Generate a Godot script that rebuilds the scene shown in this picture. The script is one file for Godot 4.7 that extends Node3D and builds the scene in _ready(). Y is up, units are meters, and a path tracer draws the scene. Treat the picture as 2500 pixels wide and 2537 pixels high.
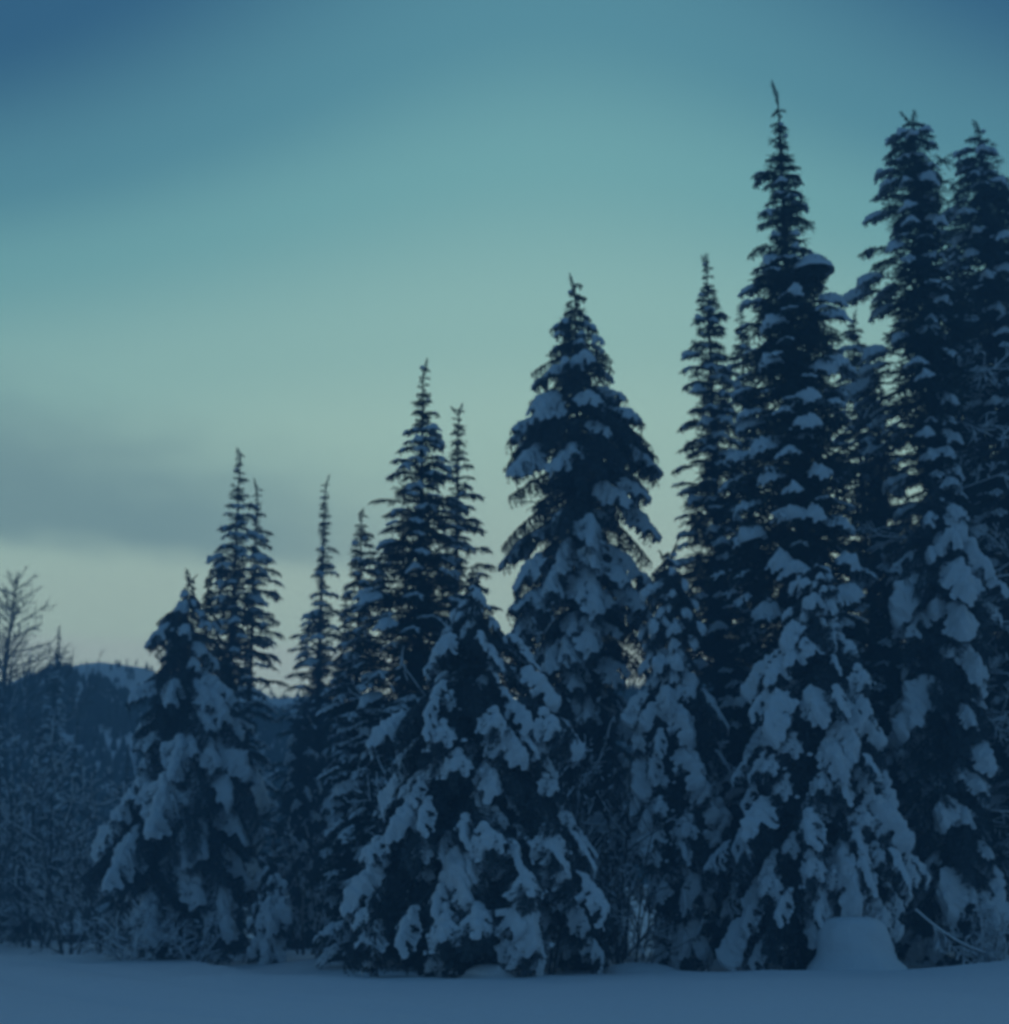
extends Node3D
# A stand of snow-laden firs and spruces at the edge of a snowy clearing, at dusk.

var needle_dark: StandardMaterial3D
var needle_blue: StandardMaterial3D
var needle_frosted: StandardMaterial3D
var bark: StandardMaterial3D
var bark_grey: StandardMaterial3D
var snow_mat: StandardMaterial3D
var ground_mat: StandardMaterial3D
var forest_mat: StandardMaterial3D
var rough := FastNoiseLite.new()
var used := {}
var rng := RandomNumberGenerator.new()
var boughs := {}          # style + size -> list of {needles, snow, heavy, reach, drop}
var tufts: Array[ArrayMesh] = []
var shrubs := []


# ---------------------------------------------------------------- naming and tagging
func numbered(called: String) -> String:
	var n: int = used.get(called, 0)
	used[called] = n + 1
	return called if n == 0 else "%s_%03d" % [called, n]


func thing(called: String, label: String, category: String, at: Vector3, group := "") -> Node3D:
	var o := Node3D.new()
	o.name = numbered(called)
	add_child(o, true)
	o.position = at
	tag(o, label, category, group)
	return o


func tag(o: Node, label: String, category: String, group := "") -> void:
	o.set_meta("label", label)
	o.set_meta("category", category)
	if group:
		o.set_meta("group", group)


func part(called: String, m: Mesh, material: Material, parent: Node, place := Transform3D()) -> MeshInstance3D:
	var o := MeshInstance3D.new()
	o.name = called
	o.mesh = m
	o.material_override = material
	o.transform = place
	parent.add_child(o, true)
	return o


func structure(called: String, m: Mesh, material: Material, label: String) -> MeshInstance3D:
	var o := part(called, m, material, self)
	o.set_meta("kind", "structure")
	o.set_meta("label", label)
	return o


func many(called: String, m: Mesh, material: Material, parent: Node, places: Array[Transform3D]) -> MultiMeshInstance3D:
	var mm := MultiMesh.new()
	mm.transform_format = MultiMesh.TRANSFORM_3D
	mm.mesh = m
	mm.instance_count = places.size()
	for i in places.size():
		mm.set_instance_transform(i, places[i])
	var o := MultiMeshInstance3D.new()
	o.name = called
	o.multimesh = mm
	o.material_override = material
	o.set_meta("kind", "stuff")
	parent.add_child(o, true)
	return o


# ---------------------------------------------------------------- mesh helpers
class Faces:
	var v := PackedVector3Array()
	var n := PackedVector3Array()
	var i := PackedInt32Array()

	func tri(a: Vector3, b: Vector3, c: Vector3) -> void:   # clockwise seen from the front
		var k := v.size()
		var f := (c - a).cross(b - a).normalized()
		v.append(a); v.append(b); v.append(c)
		n.append(f); n.append(f); n.append(f)
		i.append(k); i.append(k + 1); i.append(k + 2)

	func tube(p: PackedVector3Array, r0: float, r1: float, sides := 5, lift := 0.0, squash := 1.0) -> void:
		var first := v.size()
		var m := p.size()
		for a in m:
			var d := (p[mini(a + 1, m - 1)] - p[maxi(a - 1, 0)]).normalized()
			var s := d.cross(Vector3.UP)
			if s.length() < 0.05:
				s = d.cross(Vector3.RIGHT)
			s = s.normalized()
			var u := s.cross(d).normalized()
			var r := lerpf(r0, r1, float(a) / (m - 1))
			for b in sides:
				var w := TAU * b / sides
				var o := s * cos(w) + u * sin(w)
				v.append(p[a] + s * cos(w) * r + u * sin(w) * r * squash + Vector3.UP * lift)
				n.append(o)
		for a in m - 1:
			for b in sides:
				var c0 := first + a * sides + b
				var c1 := first + a * sides + (b + 1) % sides
				i.append_array(PackedInt32Array([c0, c1, c0 + sides, c1, c1 + sides, c0 + sides]))
		# close the far end
		var tip := v.size()
		v.append(p[m - 1] + (p[m - 1] - p[m - 2]).normalized() * r1 + Vector3.UP * lift)
		n.append((p[m - 1] - p[m - 2]).normalized())
		for b in sides:
			i.append_array(PackedInt32Array([first + (m - 1) * sides + b, first + (m - 1) * sides + (b + 1) % sides, tip]))

	func smooth() -> void:
		n.resize(v.size())
		n.fill(Vector3.ZERO)
		for k in range(0, i.size(), 3):
			var a := i[k]
			var b := i[k + 1]
			var c := i[k + 2]
			var f := (v[c] - v[a]).cross(v[b] - v[a])
			n[a] += f
			n[b] += f
			n[c] += f
		for k in n.size():
			n[k] = n[k].normalized() if n[k].length_squared() > 1e-14 else Vector3.UP

	func mesh() -> ArrayMesh:
		var m := ArrayMesh.new()
		var arrays := []
		arrays.resize(Mesh.ARRAY_MAX)
		arrays[Mesh.ARRAY_VERTEX] = v
		arrays[Mesh.ARRAY_NORMAL] = n
		arrays[Mesh.ARRAY_INDEX] = i
		if v.size():
			m.add_surface_from_arrays(Mesh.PRIMITIVE_TRIANGLES, arrays)
		return m


# ---------------------------------------------------------------- boughs
# A bough is laid out flat (x outward, z sideways, y up), then bent along a curve that droops outward.
class Bend:
	var p := PackedVector3Array()
	var d := PackedVector3Array()
	var length := 1.0

	func _init(l: float, a0: float, a1: float) -> void:
		length = l
		var at := Vector3.ZERO
		for k in 33:
			var t := k / 32.0
			var a := deg_to_rad(lerpf(a0, a1, pow(t, 1.15)))
			var dir := Vector3(cos(a), -sin(a), 0)
			p.append(at)
			d.append(dir)
			at += dir * l / 32.0

	func of(q: Vector3) -> Vector3:
		var t := clampf(q.x / length, -0.05, 1.25) * 32.0
		var k := clampi(int(t), 0, 31)
		var dir := d[k].lerp(d[k + 1], clampf(t - k, 0.0, 1.0))
		var base := p[k] + dir * (t - k) * length / 32.0
		return base + Vector3(-dir.y, dir.x, 0) * q.y + Vector3(0, 0, q.z)


func make_bough(style: String, l: float, heavy: bool) -> Dictionary:
	var twigs := []                       # each: [points, needle length]
	var caps := []                        # snow: [x0, z0, x1, z1, radius, y0, y1]
	var wide := 0.40
	var sag := 0.35
	var a0 := 0.0
	var a1 := 35.0
	match style:
		"fir":
			wide = 0.36; sag = 0.25; a0 = -2.0; a1 = 38.0
		"spruce":
			wide = 0.31; sag = 0.6; a0 = 20.0; a1 = 56.0
		"cap":
			wide = 0.42; sag = 0.5; a0 = 2.0; a1 = 34.0
		"droop":
			wide = 0.21; sag = 0.6; a0 = 22.0; a1 = 52.0
	a1 += rng.randf_range(-8, 8)
	var needle := clampf(0.042 + 0.012 * l, 0.045, 0.066)
	var axis := PackedVector3Array()
	var wiggle := rng.randf_range(-0.12, 0.12)
	for k in 13:
		var t := k / 12.0
		axis.append(Vector3(l * t, 0, wiggle * l * sin(t * 3.0) * t))
	twigs.append([axis, needle])
	var along := func(t: float) -> Vector3:
		var s := t * 12.0
		var k := mini(int(s), 11)
		return axis[k].lerp(axis[k + 1], s - k)
	var ds := clampf(0.075 * l + 0.035, 0.05, 0.15)
	var fat := clampf(0.035 + 0.045 * l, 0.04, 0.12) * (0.9 if heavy else 0.6) * (1.3 if style == "droop" else 1.0)
	# the snow lies as one clump on the outer part of the bough
	var t0 := rng.randf_range(0.28, 0.6)
	var t1 := minf(t0 + rng.randf_range(0.3, 0.65), 1.02)
	if heavy:
		t0 = rng.randf_range(0.25, 0.42)
		t1 = 1.02
	for k in 12:
		var t := k / 12.0
		if t > t0 and t < t1 and rng.randf() < 0.9:
			var c: Vector3 = axis[k]
			var e: Vector3 = axis[k + 1]
			caps.append([c.x, c.z, e.x, e.z, fat * rng.randf_range(0.8, 1.35), 0.0, 0.0])
	var x := 0.16 * l
	var side := 1.0
	while x < 0.985 * l:
		var t := x / l
		side = -side
		var b: Vector3 = along.call(t)
		var len := wide * l * pow(sin(PI * clampf(0.16 + (0.70 if style == "fir" else 0.78) * t, 0, 1)), 0.75) * rng.randf_range(0.62, 1.15) + 0.03
		var ang := deg_to_rad(lerpf(66, 30, t) + rng.randf_range(-9, 9))
		var dir := Vector3(cos(ang), rng.randf_range(-0.1, 0.12), side * sin(ang))
		var pts := PackedVector3Array()
		var s := sag * rng.randf_range(0.5, 1.4)
		for q in 5:
			var u := q / 4.0
			pts.append(b + dir * len * u * (1.0 - 0.25 * s * u) + Vector3.DOWN * len * s * u * u)
		twigs.append([pts, needle])
		var laden := rng.randf()
		if t < t0 or t > t1:
			laden = 2.0
		if laden < 0.86:
			var r := fat * rng.randf_range(0.65, 1.2)
			var reach := rng.randi_range(3, 4)
			for q in reach:
				caps.append([pts[q].x, pts[q].z, pts[q + 1].x, pts[q + 1].z, r * (1.0 - 0.1 * q), pts[q].y, pts[q + 1].y])
		if len > 0.17:
			var n := int(len / 0.085)
			for q in range(1, n):
				var u := float(q) / n
				var sub := len * (0.42 - 0.25 * u) * rng.randf_range(0.6, 1.2)
				var sgn := 1.0 if q % 2 else -1.0
				var d2 := (dir.normalized().rotated(Vector3.UP, sgn * deg_to_rad(rng.randf_range(35, 60))))
				var from := pts[mini(int(u * 4), 3)].lerp(pts[mini(int(u * 4), 3) + 1], u * 4 - int(u * 4))
				var p2 := PackedVector3Array()
				for w in 3:
					var uu := w / 2.0
					p2.append(from + d2 * sub * uu + Vector3.DOWN * sub * s * 1.1 * uu * uu)
				twigs.append([p2, needle * 0.9])
				if laden < 0.8 and rng.randf() < 0.65:
					caps.append([p2[0].x, p2[0].z, p2[2].x, p2[2].z, fat * rng.randf_range(0.45, 0.85), p2[0].y, p2[2].y])
		x += ds * rng.randf_range(0.42, 0.62)
	# twigs hanging under the bough
	var hang := int(8 + l * 20) if style != "fir" else int(4 + l * 12)
	for k in hang:
		var t := rng.randf_range(0.25, 0.98)
		var b: Vector3 = along.call(t)
		b.z += rng.randf_range(-1, 1) * wide * l * 0.55 * sin(PI * t)
		var len := (0.05 + 0.15 * sqrt(l)) * rng.randf_range(0.5, 1.5) * (0.9 if style == "droop" else 0.6 if style == "fir" else 1.0)
		var d := Vector3(rng.randf_range(0.1, 0.8), -1.0, rng.randf_range(-0.4, 0.4)).normalized()
		var pts := PackedVector3Array([b, b + d * len * 0.5, b + d * len + Vector3.DOWN * len * 0.1])
		twigs.append([pts, needle])
	if heavy:
		for k in 2 + int(l * 2.0):
			var t := rng.randf_range(0.4, 0.9)
			var b: Vector3 = along.call(t)
			b.z += rng.randf_range(-0.6, 0.6) * wide * l * 0.6
			var r := fat * rng.randf_range(1.15, 1.75)
			caps.append([b.x - r * 0.5, b.z, b.x + r * 0.5, b.z + rng.randf_range(-0.3, 0.3) * r, r, -0.02, -0.02])

	if style == "cap":                    # one thick dome of snow out on the end
		for k in 4:
			var r := 0.26 * sqrt(l) * rng.randf_range(0.5, 0.95)
			var b: Vector3 = along.call(rng.randf_range(0.58, 0.82))
			b.z += rng.randf_range(-0.16, 0.16) * l
			caps.append([b.x - r * 0.4, b.z, b.x + r * 0.4, b.z, r, -0.03, -0.03])
	var bend := Bend.new(l, a0, a1)
	var f := Faces.new()
	for tw in twigs:
		leafy(f, tw[0], tw[1], bend, l)
	var wood := PackedVector3Array()
	for k in 13:
		wood.append(bend.of(axis[k] + Vector3(0, -0.012, 0)))
	f.tube(wood, 0.012 + 0.011 * l, 0.005, 5)
	var tip := bend.of(axis[12])
	return {"needles": f.mesh(), "snow": snow_blanket(caps, l, wide, bend, heavy), "heavy": heavy, "reach": Vector2(tip.x, tip.z).length(), "drop": -tip.y, "length": l}


# Needles round a twig: thin slivers that lean towards its tip.
func leafy(f: Faces, pts: PackedVector3Array, needle: float, bend: Bend, l: float) -> void:
	for k in pts.size() - 1:
		var a := pts[k]
		var b := pts[k + 1]
		var d := b - a
		var len := d.length()
		if len < 1e-4:
			continue
		d /= len
		var u := d.cross(Vector3(0.31, 0.9, 0.2)).normalized()
		var w := d.cross(u)
		var n := maxi(1, int(len / (0.018 if l < 0.8 else 0.023)))
		for q in n:
			var base := a + d * len * (q + rng.randf()) / n
			if base.x < 0.12 * l:
				continue
			for s in 3:
				var g := rng.randf() * TAU
				var out := (u * cos(g) + w * sin(g)) + d * rng.randf_range(0.35, 1.0)
				var e := base + out.normalized() * needle * rng.randf_range(0.75, 1.2)
				var across := out.cross(d).normalized() * 0.010
				f.tri(bend.of(base - across), bend.of(base + across), bend.of(e))


# Snow lying on a bough: pillows along its twigs, run together, flat underneath.
func snow_blanket(caps: Array, l: float, wide: float, bend: Bend, heavy: bool) -> ArrayMesh:
	var cell := clampf(l / 62.0, 0.012, 0.036)
	var half := wide * l * 1.05 + 0.14
	var nx := int((l * 1.12 + 0.2) / cell) + 1
	var nz := int(2 * half / cell) + 1
	var x0 := -0.06
	var h := PackedFloat32Array()
	var y := PackedFloat32Array()
	h.resize(nx * nz)
	y.resize(nx * nz)
	for c in caps:
		var r: float = c[4]
		var ax: float = c[0]
		var az: float = c[1]
		var dx: float = c[2] - ax
		var dz: float = c[3] - az
		var q := maxf(dx * dx + dz * dz, 1e-8)
		var i0 := maxi(0, int((minf(ax, c[2]) - r - x0) / cell))
		var i1 := mini(nx - 1, int((maxf(ax, c[2]) + r - x0) / cell) + 1)
		var k0 := maxi(0, int((minf(az, c[3]) - r + half) / cell))
		var k1 := mini(nz - 1, int((maxf(az, c[3]) + r + half) / cell) + 1)
		for i in range(i0, i1 + 1):
			var px := x0 + i * cell - ax
			for k in range(k0, k1 + 1):
				var pz := -half + k * cell - az
				var t := clampf((px * dx + pz * dz) / q, 0.0, 1.0)
				var ex := px - dx * t
				var ez := pz - dz * t
				var d := 1.0 - (ex * ex + ez * ez) / (r * r)
				if d > 0.0:
					var v := r * sqrt(d)
					var at := i * nz + k
					# smooth union
					var o := h[at]
					if v > o:
						y[at] = lerpf(float(c[5]), float(c[6]), t)
					h[at] = maxf(o, v) + 0.18 * minf(o, v) * (1.0 - absf(o - v) / maxf(o, v))
	var seed_x := rng.randf() * 100.0
	for at in nx * nz:                           # needles break through here and there
		if h[at] > 0.0:
			var px := x0 + (at / nz) * cell
			var pz := -half + (at % nz) * cell
			h[at] = h[at] - 0.09 * maxf(0.0, rough.get_noise_3d(px * 60.0, pz * 60.0, seed_x) + 0.04) * (1.0 if heavy else 1.5)
	var f := Faces.new()
	var top := PackedInt32Array()
	top.resize(nx * nz)
	top.fill(-1)
	var thick := 1.05 if heavy else 0.75
	for i in range(0, nx - 1):
		for k in range(0, nz - 1):
			var c := [i * nz + k, (i + 1) * nz + k, i * nz + k + 1, (i + 1) * nz + k + 1]
			var any := false
			for s in c:
				if h[s] > 0.0:
					any = true
			if not any:
				continue
			for s in c:
				if top[s] < 0:
					var ii: int = s / nz
					var kk: int = s % nz
					var px := x0 + ii * cell
					var pz := -half + kk * cell
					var hh := h[s]
					var yy := y[s]
					if hh <= 0.0:                # rim: level with its covered neighbours
						var sum := 0.0
						var cnt := 0
						for e in [-1, 1, -nz, nz, -nz - 1, -nz + 1, nz - 1, nz + 1]:
							if s + e >= 0 and s + e < nx * nz and h[s + e] > 0.0:
								sum += y[s + e]
								cnt += 1
						yy = sum / maxi(cnt, 1)
					var bump := 1.0 + 0.5 * rough.get_noise_3d(px * 28.0 + seed_x, pz * 28.0, 3.0) + 0.25 * rough.get_noise_3d(px * 90.0 + seed_x, pz * 90.0, 9.0)
					top[s] = f.v.size()
					f.v.append(bend.of(Vector3(px, yy + hh * thick * bump + 0.008, pz)))
					f.v.append(bend.of(Vector3(px, yy - minf(hh, 0.05) * 0.3 + 0.004, pz)))
			var a := top[c[0]]
			var b := top[c[1]]
			var d := top[c[2]]
			var e := top[c[3]]
			f.i.append_array(PackedInt32Array([a, b, d, d, b, e, a + 1, d + 1, b + 1, d + 1, e + 1, b + 1]))
	f.smooth()
	return f.mesh()


const SIZES := [0.3, 0.6, 1.0, 1.6, 2.4]

func make_library() -> void:
	for style in ["fir", "spruce", "droop"]:
		for l in SIZES:
			var list := []
			for k in 4:
				list.append(make_bough(style, l, k >= 2))
			boughs["%s %.1f" % [style, l]] = list
	for l in SIZES:
		if l < 1.0:
			boughs["cap %.1f" % l] = boughs["fir %.1f" % l]
		else:
			var list := []
			for k in 4:
				list.append(make_bough("cap", l, true))
			boughs["cap %.1f" % l] = list
	for k in 3:                                   # loose needled twigs for the inside of a crown
		var f := Faces.new()
		var straight := Bend.new(1.0, 0, 0)
		for q in 16:
			var d := Vector3(rng.randf_range(-1, 1), rng.randf_range(-0.7, 0.4), rng.randf_range(-1, 1)).normalized()
			var a := Vector3(0.6, 0, 0)
			leafy(f, PackedVector3Array([a, a + d * 0.2, a + d * 0.38 + Vector3.DOWN * 0.05]), 0.06, straight, 0.5)
		tufts.append(f.mesh())


func pick(style: String, l: float, heavy: bool) -> Dictionary:
	var best := 0
	for k in SIZES.size():
		if absf(log(SIZES[k] / l)) < absf(log(SIZES[best] / l)):
			best = k
	var list: Array = boughs["%s %.1f" % [style, SIZES[best]]]
	return list[rng.randi_range(2, 3) if heavy else rng.randi_range(0, 1)]


const TREES := [
	{kind = "spruce_tree", x = -0.59, z = -27.5, top = 7.15, label = "broad snow-laden spruce in front at the centre of the clearing's edge", style = "spruce", step = 0.23, snow = 0.8, heavy = 0.15, pitch = [-10, 8], trunk = 0.2, seed = 11, leaders = 3, wide = 1.04,
		spread = [[7.04, 0.07, 0.07], [6.69, 0.24, 0.29], [6.19, 0.5, 0.64], [5.5, 0.88, 1.05], [4.71, 1.2, 1.46], [3.94, 1.48, 1.84], [3.09, 1.71, 2.08], [2.16, 1.8, 2.18], [1.24, 1.87, 2.35], [0.52, 2.02, 2.43], [0.03, 2.05, 2.28]]},
	{kind = "fir_tree", x = -1.95, z = -34, top = 13.75, label = "tall pointed fir standing behind the left side of the broad central spruce", style = "fir", step = 0.38, snow = 0.88, heavy = 0.15, pitch = [-22, 5], trunk = 0.2, seed = 12, leaders = 1, wide = 1.25,
		spread = [[13.61, 0.05, 0.07], [13.21, 0.11, 0.12], [12.81, 0.2, 0.23], [12.14, 0.34, 0.44], [11.62, 0.41, 0.54], [10.96, 0.67, 0.68], [10.19, 0.88, 0.91], [9.42, 1.09, 0.96], [8.66, 1.27, 1.06], [7.17, 1.5, 1.32], [5.95, 1.68, 1.38], [4.76, 1.8, 1.45], [3.58, 1.92, 1.45], [2.43, 2.01, 1.46], [1.3, 2.04, 1.4], [0.29, 1.81, 1.41]]},
	{kind = "fir_tree", x = -1.23, z = -38, top = 14.08, label = "slim fir with a ragged tip close against the right side of the tall pointed fir", style = "fir", step = 0.4, snow = 0.75, heavy = 0.06, pitch = [-25, 0], trunk = 0.15, seed = 13, leaders = 2, wide = 1.3,
		spread = [[13.97, 0.06, 0.07], [13.6, 0.12, 0.13], [12.87, 0.2, 0.28], [12.28, 0.26, 0.45], [11.41, 0.33, 0.53], [10.55, 0.43, 0.62], [9.56, 0.51, 0.79], [7.9, 0.63, 0.93], [5.2, 0.8, 1.07], [1.33, 0.74, 1.07]]},
	{kind = "fir_tree", x = -3.74, z = -38, top = 11.18, label = "short fir with a crooked tip left of the tall pointed fir", style = "fir", step = 0.42, snow = 0.82, heavy = 0.12, pitch = [-15, 6], trunk = 0.14, seed = 14, leaders = 1, wide = 1.2,
		spread = [[11.05, 0.05, 0.11], [10.7, 0.15, 0.26], [9.84, 0.21, 0.58], [8.86, 0.38, 0.78], [7.9, 0.46, 0.94], [6.27, 0.55, 1.03], [4.54, 0.68, 1.06], [2.6, 0.8, 1.1], [0.71, 0.67, 1.01]]},
	{kind = "fir_tree", x = -8.09, z = -44, top = 14.65, label = "left pointed fir whose thin spire rises above the broken old spruce", style = "fir", step = 0.46, snow = 0.88, heavy = 0.12, pitch = [-20, 3], trunk = 0.18, seed = 15, leaders = 1, wide = 1.3,
		spread = [[14.54, 0.05, 0.05], [13.89, 0.16, 0.24], [12.89, 0.32, 0.48], [12.23, 0.42, 0.61], [11.4, 0.51, 0.77], [10.59, 0.62, 0.93], [9.78, 0.69, 1.09], [8.99, 0.7, 1.23], [8.04, 0.68, 1.16], [6.63, 0.69, 1.25], [4.34, 0.65, 1.42], [1.38, 0.49, 1.46]]},
	{kind = "fir_tree", x = -7.76, z = -45.5, top = 14.07, label = "thinner fir touching the right side of the left pointed fir", style = "fir", step = 0.55, snow = 0.66, heavy = 0.06, pitch = [-15, 8], trunk = 0.14, seed = 16, leaders = 1, wide = 1.3,
		spread = [[13.95, 0.05, 0.06], [13.29, 0.08, 0.18], [12.78, 0.13, 0.37], [11.76, 0.18, 0.58], [11.09, 0.19, 0.7], [10.25, 0.2, 0.73], [9.42, 0.16, 0.91], [8.44, 0.12, 0.68], [7.63, 0.08, 0.61], [6.03, 0.09, 0.74], [1.4, 0.05, 0.89]]},
	{kind = "spruce_tree", x = -8.17, z = -38, top = 9.49, label = "old drooping spruce with a broken double tip at the left end of the stand", style = "droop", step = 0.27, snow = 0.5, heavy = 0.12, pitch = [-12, 10], trunk = 0.19, seed = 17, leaders = 2, wide = 1.12, sparse = 0.12,
		spread = [[9.4, 0.09, 0.11], [8.93, 0.12, 0.25], [8.45, 0.41, 0.59], [7.83, 1.01, 0.82], [7.08, 0.62, 0.99], [6.4, 1.23, 1.19], [5.46, 1.25, 1.41], [4.67, 0.99, 1.77], [3.63, 1.08, 1.95], [2.85, 1.68, 2.05], [1.96, 1.75, 2.02], [1.08, 1.04, 2.04], [0.21, 0.7, 2.04]]},
	{kind = "spruce_tree", x = -8.06, z = -40, top = 9.9, label = "blunt bare-topped spruce between the broken old spruce and the left pointed fir", style = "fir", step = 0.4, snow = 0.29, heavy = 0.0, pitch = [30, 10], trunk = 0.13, seed = 18, leaders = 2,
		spread = [[9.79, 0.1, 0.11], [9.28, 0.13, 0.28], [8.26, 0.17, 0.61], [6.83, 0.17, 0.82], [4.73, 0.13, 1.06], [1.35, 0.05, 1.21]]},
	{kind = "fir_tree", x = -6.2, z = -50, top = 15.54, label = "narrow needle-like fir spire standing alone in the sky gap", style = "fir", step = 0.5, snow = 0.85, heavy = 0.09, pitch = [-20, 5], trunk = 0.17, seed = 19, leaders = 1, wide = 1.4,
		spread = [[15.37, 0.07, 0.08], [14.7, 0.12, 0.17], [13.76, 0.16, 0.29], [12.82, 0.17, 0.37], [11.9, 0.28, 0.44], [10.98, 0.47, 0.53], [10.53, 0.76, 0.71], [9.53, 0.85, 0.79], [8.64, 0.89, 0.94], [8.02, 1.07, 1.04], [6.52, 1.19, 1.17], [3.95, 1.27, 1.33], [0.61, 1.14, 1.41]]},
	{kind = "spruce_tree", x = 1.67, z = -33, top = 15.48, label = "tall drooping spruce with long hanging boughs right of the centre", style = "droop", step = 0.36, snow = 0.68, heavy = 0, pitch = [-20, 8], trunk = 0.2, seed = 41, leaders = 1, sparse = 0.1, wide = 1.1,
		spread = [[15.31, 0.17, 0.16], [14.7, 0.3, 0.33], [14.03, 0.75, 0.57], [13.24, 1.03, 1.0], [12.33, 1.23, 1.23], [11.69, 1.45, 1.43], [11.05, 1.62, 1.73], [10.29, 1.6, 1.91], [9.42, 1.57, 1.83], [8.68, 1.67, 1.74], [7.59, 1.6, 1.6], [6.4, 1.46, 1.41], [4.65, 1.29, 1.26], [1.83, 1.01, 0.91]]},
	{kind = "fir_tree", x = 5.24, z = -36, top = 17.39, label = "slender fir left of the tallest fir with two prongs at its tip", style = "fir", step = 0.45, snow = 0.85, heavy = 0.21, pitch = [-18, 5], trunk = 0.17, seed = 21, leaders = 2, wide = 1.2, inner = 1.9,
		spread = [[17.2, 0.08, 0.08], [16.68, 0.15, 0.13], [15.8, 0.46, 0.39], [15.07, 0.55, 0.42], [14.5, 0.71, 0.59], [13.64, 0.73, 0.66], [12.66, 0.74, 0.73], [11.55, 0.88, 0.75], [10.73, 1.09, 0.78], [9.92, 0.98, 0.75], [8.85, 1.24, 0.83], [6.89, 1.43, 0.75], [4.35, 1.62, 0.64], [0.72, 1.72, 0.48]]},
	{kind = "fir_tree", x = 6.4, z = -31.5, top = 19.71, label = "tallest fir with a bare leader and stacked snow caps", style = "fir", step = 0.52, snow = 0.75, heavy = 0.35, pitch = [-14, 6], trunk = 0.26, seed = 22, leaders = 1, caps = [[11.59, 1.2, 90], [11.01, 1.25, 91], [9.9, 1.35, 133], [9.91, 1.3, 79], [8.96, 1.4, 115], [8.94, 1.5, 88], [7.96, 1.6, 121], [7.89, 1.7, 62], [6.95, 1.6, 136], [7.15, 1.75, 72], [13.39, 1.1, 133], [12.51, 1.15, 137], [11.28, 1.25, 180], [10.61, 1.3, 145], [12.37, 1.2, 61], [8.66, 1.5, 164], [14.16, 1.0, 90]], broom = [0.5, 14.95, 0.4, 0.4], inner = 1.9, wide = 1.1,
		spread = [[19.06, 0.18, 0.13], [18.78, 0.3, 0.18], [18.41, 0.2, 0.07], [17.87, 0.39, 0.2], [17.46, 0.73, 0.54], [17.02, 0.46, 0.54], [16.42, 0.58, 0.85], [15.89, 0.51, 0.52], [15.3, 0.77, 0.61], [14.66, 1.23, 0.88], [13.95, 1.04, 1.19], [12.94, 1.2, 1.25], [11.69, 1.39, 1.3], [10.23, 1.68, 1.27], [9.04, 1.86, 1.31], [7.87, 2.0, 1.41], [6.15, 2.0, 1.3], [3.93, 2.03, 1.16], [1.27, 2.02, 0.99]]},
	{kind = "fir_tree", x = 6.24, z = -37, top = 16.36, label = "small fir tip hidden between the slender fir and the tallest fir", style = "fir", step = 0.5, snow = 0.66, heavy = 0.12, pitch = [-12, 5], trunk = 0.14, seed = 23, leaders = 1, wide = 1.3, inner = 1.9,
		spread = [[16.21, 0.09, 0.08], [15.61, 0.2, 0.16], [14.73, 0.34, 0.31], [13.27, 0.51, 0.45], [10.44, 0.68, 0.46], [6.39, 0.9, 0.27], [1.32, 1.09, 0.05]]},
	{kind = "spruce_tree", x = 6.19, z = -29, top = 7.73, label = "rounded snow-smothered spruce in front of the tallest fir", style = "spruce", step = 0.24, snow = 0.9, heavy = 0.4, pitch = [-8, 10], trunk = 0.18, seed = 24, leaders = 3, wide = 1.03,
		spread = [[7.62, 0.18, 0.2], [7.32, 0.48, 0.38], [6.9, 0.61, 0.45], [6.05, 0.99, 0.51], [5.22, 1.39, 0.97], [4.41, 1.57, 1.07], [3.6, 1.64, 1.17], [2.81, 1.74, 1.24], [2.02, 1.87, 1.39], [1.35, 2.07, 1.57], [0.78, 2.05, 1.18], [0.3, 1.84, 1.05]]},
	{kind = "spruce_tree", x = 3.43, z = -30.5, top = 8.33, label = "narrow snowy spruce between the broad central spruce and the rounded one", style = "spruce", step = 0.26, snow = 0.75, heavy = 0.25, pitch = [-5, 16], trunk = 0.15, seed = 25, leaders = 2,
		spread = [[8.21, 0.08, 0.09], [7.65, 0.39, 0.38], [7.09, 0.58, 0.58], [6.32, 0.73, 0.75], [5.44, 0.84, 0.87], [4.37, 0.92, 1.0], [3.32, 0.99, 1.09], [2.28, 1.03, 1.13], [1.27, 0.69, 1.03], [0.47, 0.64, 0.69], [0.12, 0.56, 0.57]]},
	{kind = "pine_tree", x = 9.97, z = -33, top = 19.87, label = "tall twin-topped tree with tufted boughs and bare lower trunk at right", style = "fir", step = 0.42, snow = 0.8, heavy = 0.5, pitch = [-6, 8], trunk = 0.3, seed = 26, leaders = 2, sparse = 0.08, bare = [[13.2, 10, 1.8, 0.1], [12.2, -20, 2.1, -0.1], [11.2, 35, 2.4, 0.0], [10.2, 60, 1.8, 0.1], [9.2, 150, 2.1, -0.1], [8.2, 10, 2.4, 0.0], [7.2, -20, 1.8, 0.1], [6.2, 35, 2.1, -0.1], [5.2, 60, 2.4, 0.0], [4.2, 150, 1.8, 0.1], [3.2, 10, 2.1, -0.1], [2.2, -20, 2.4, 0.0]], wide = 1.06, inner = 1.9,
		spread = [[19.56, 0.41, 0.44], [19.06, 0.7, 0.53], [18.39, 1.28, 0.54], [17.71, 1.45, 0.46], [16.88, 1.44, 0.37], [16.12, 1.52, 0.28], [15.37, 1.7, 0.35], [14.57, 1.87, 0.35], [13.77, 1.92, 0.41], [12.46, 1.9, 0.44], [11.18, 1.79, 0.34], [9.42, 1.72, 0.2]]},
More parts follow.
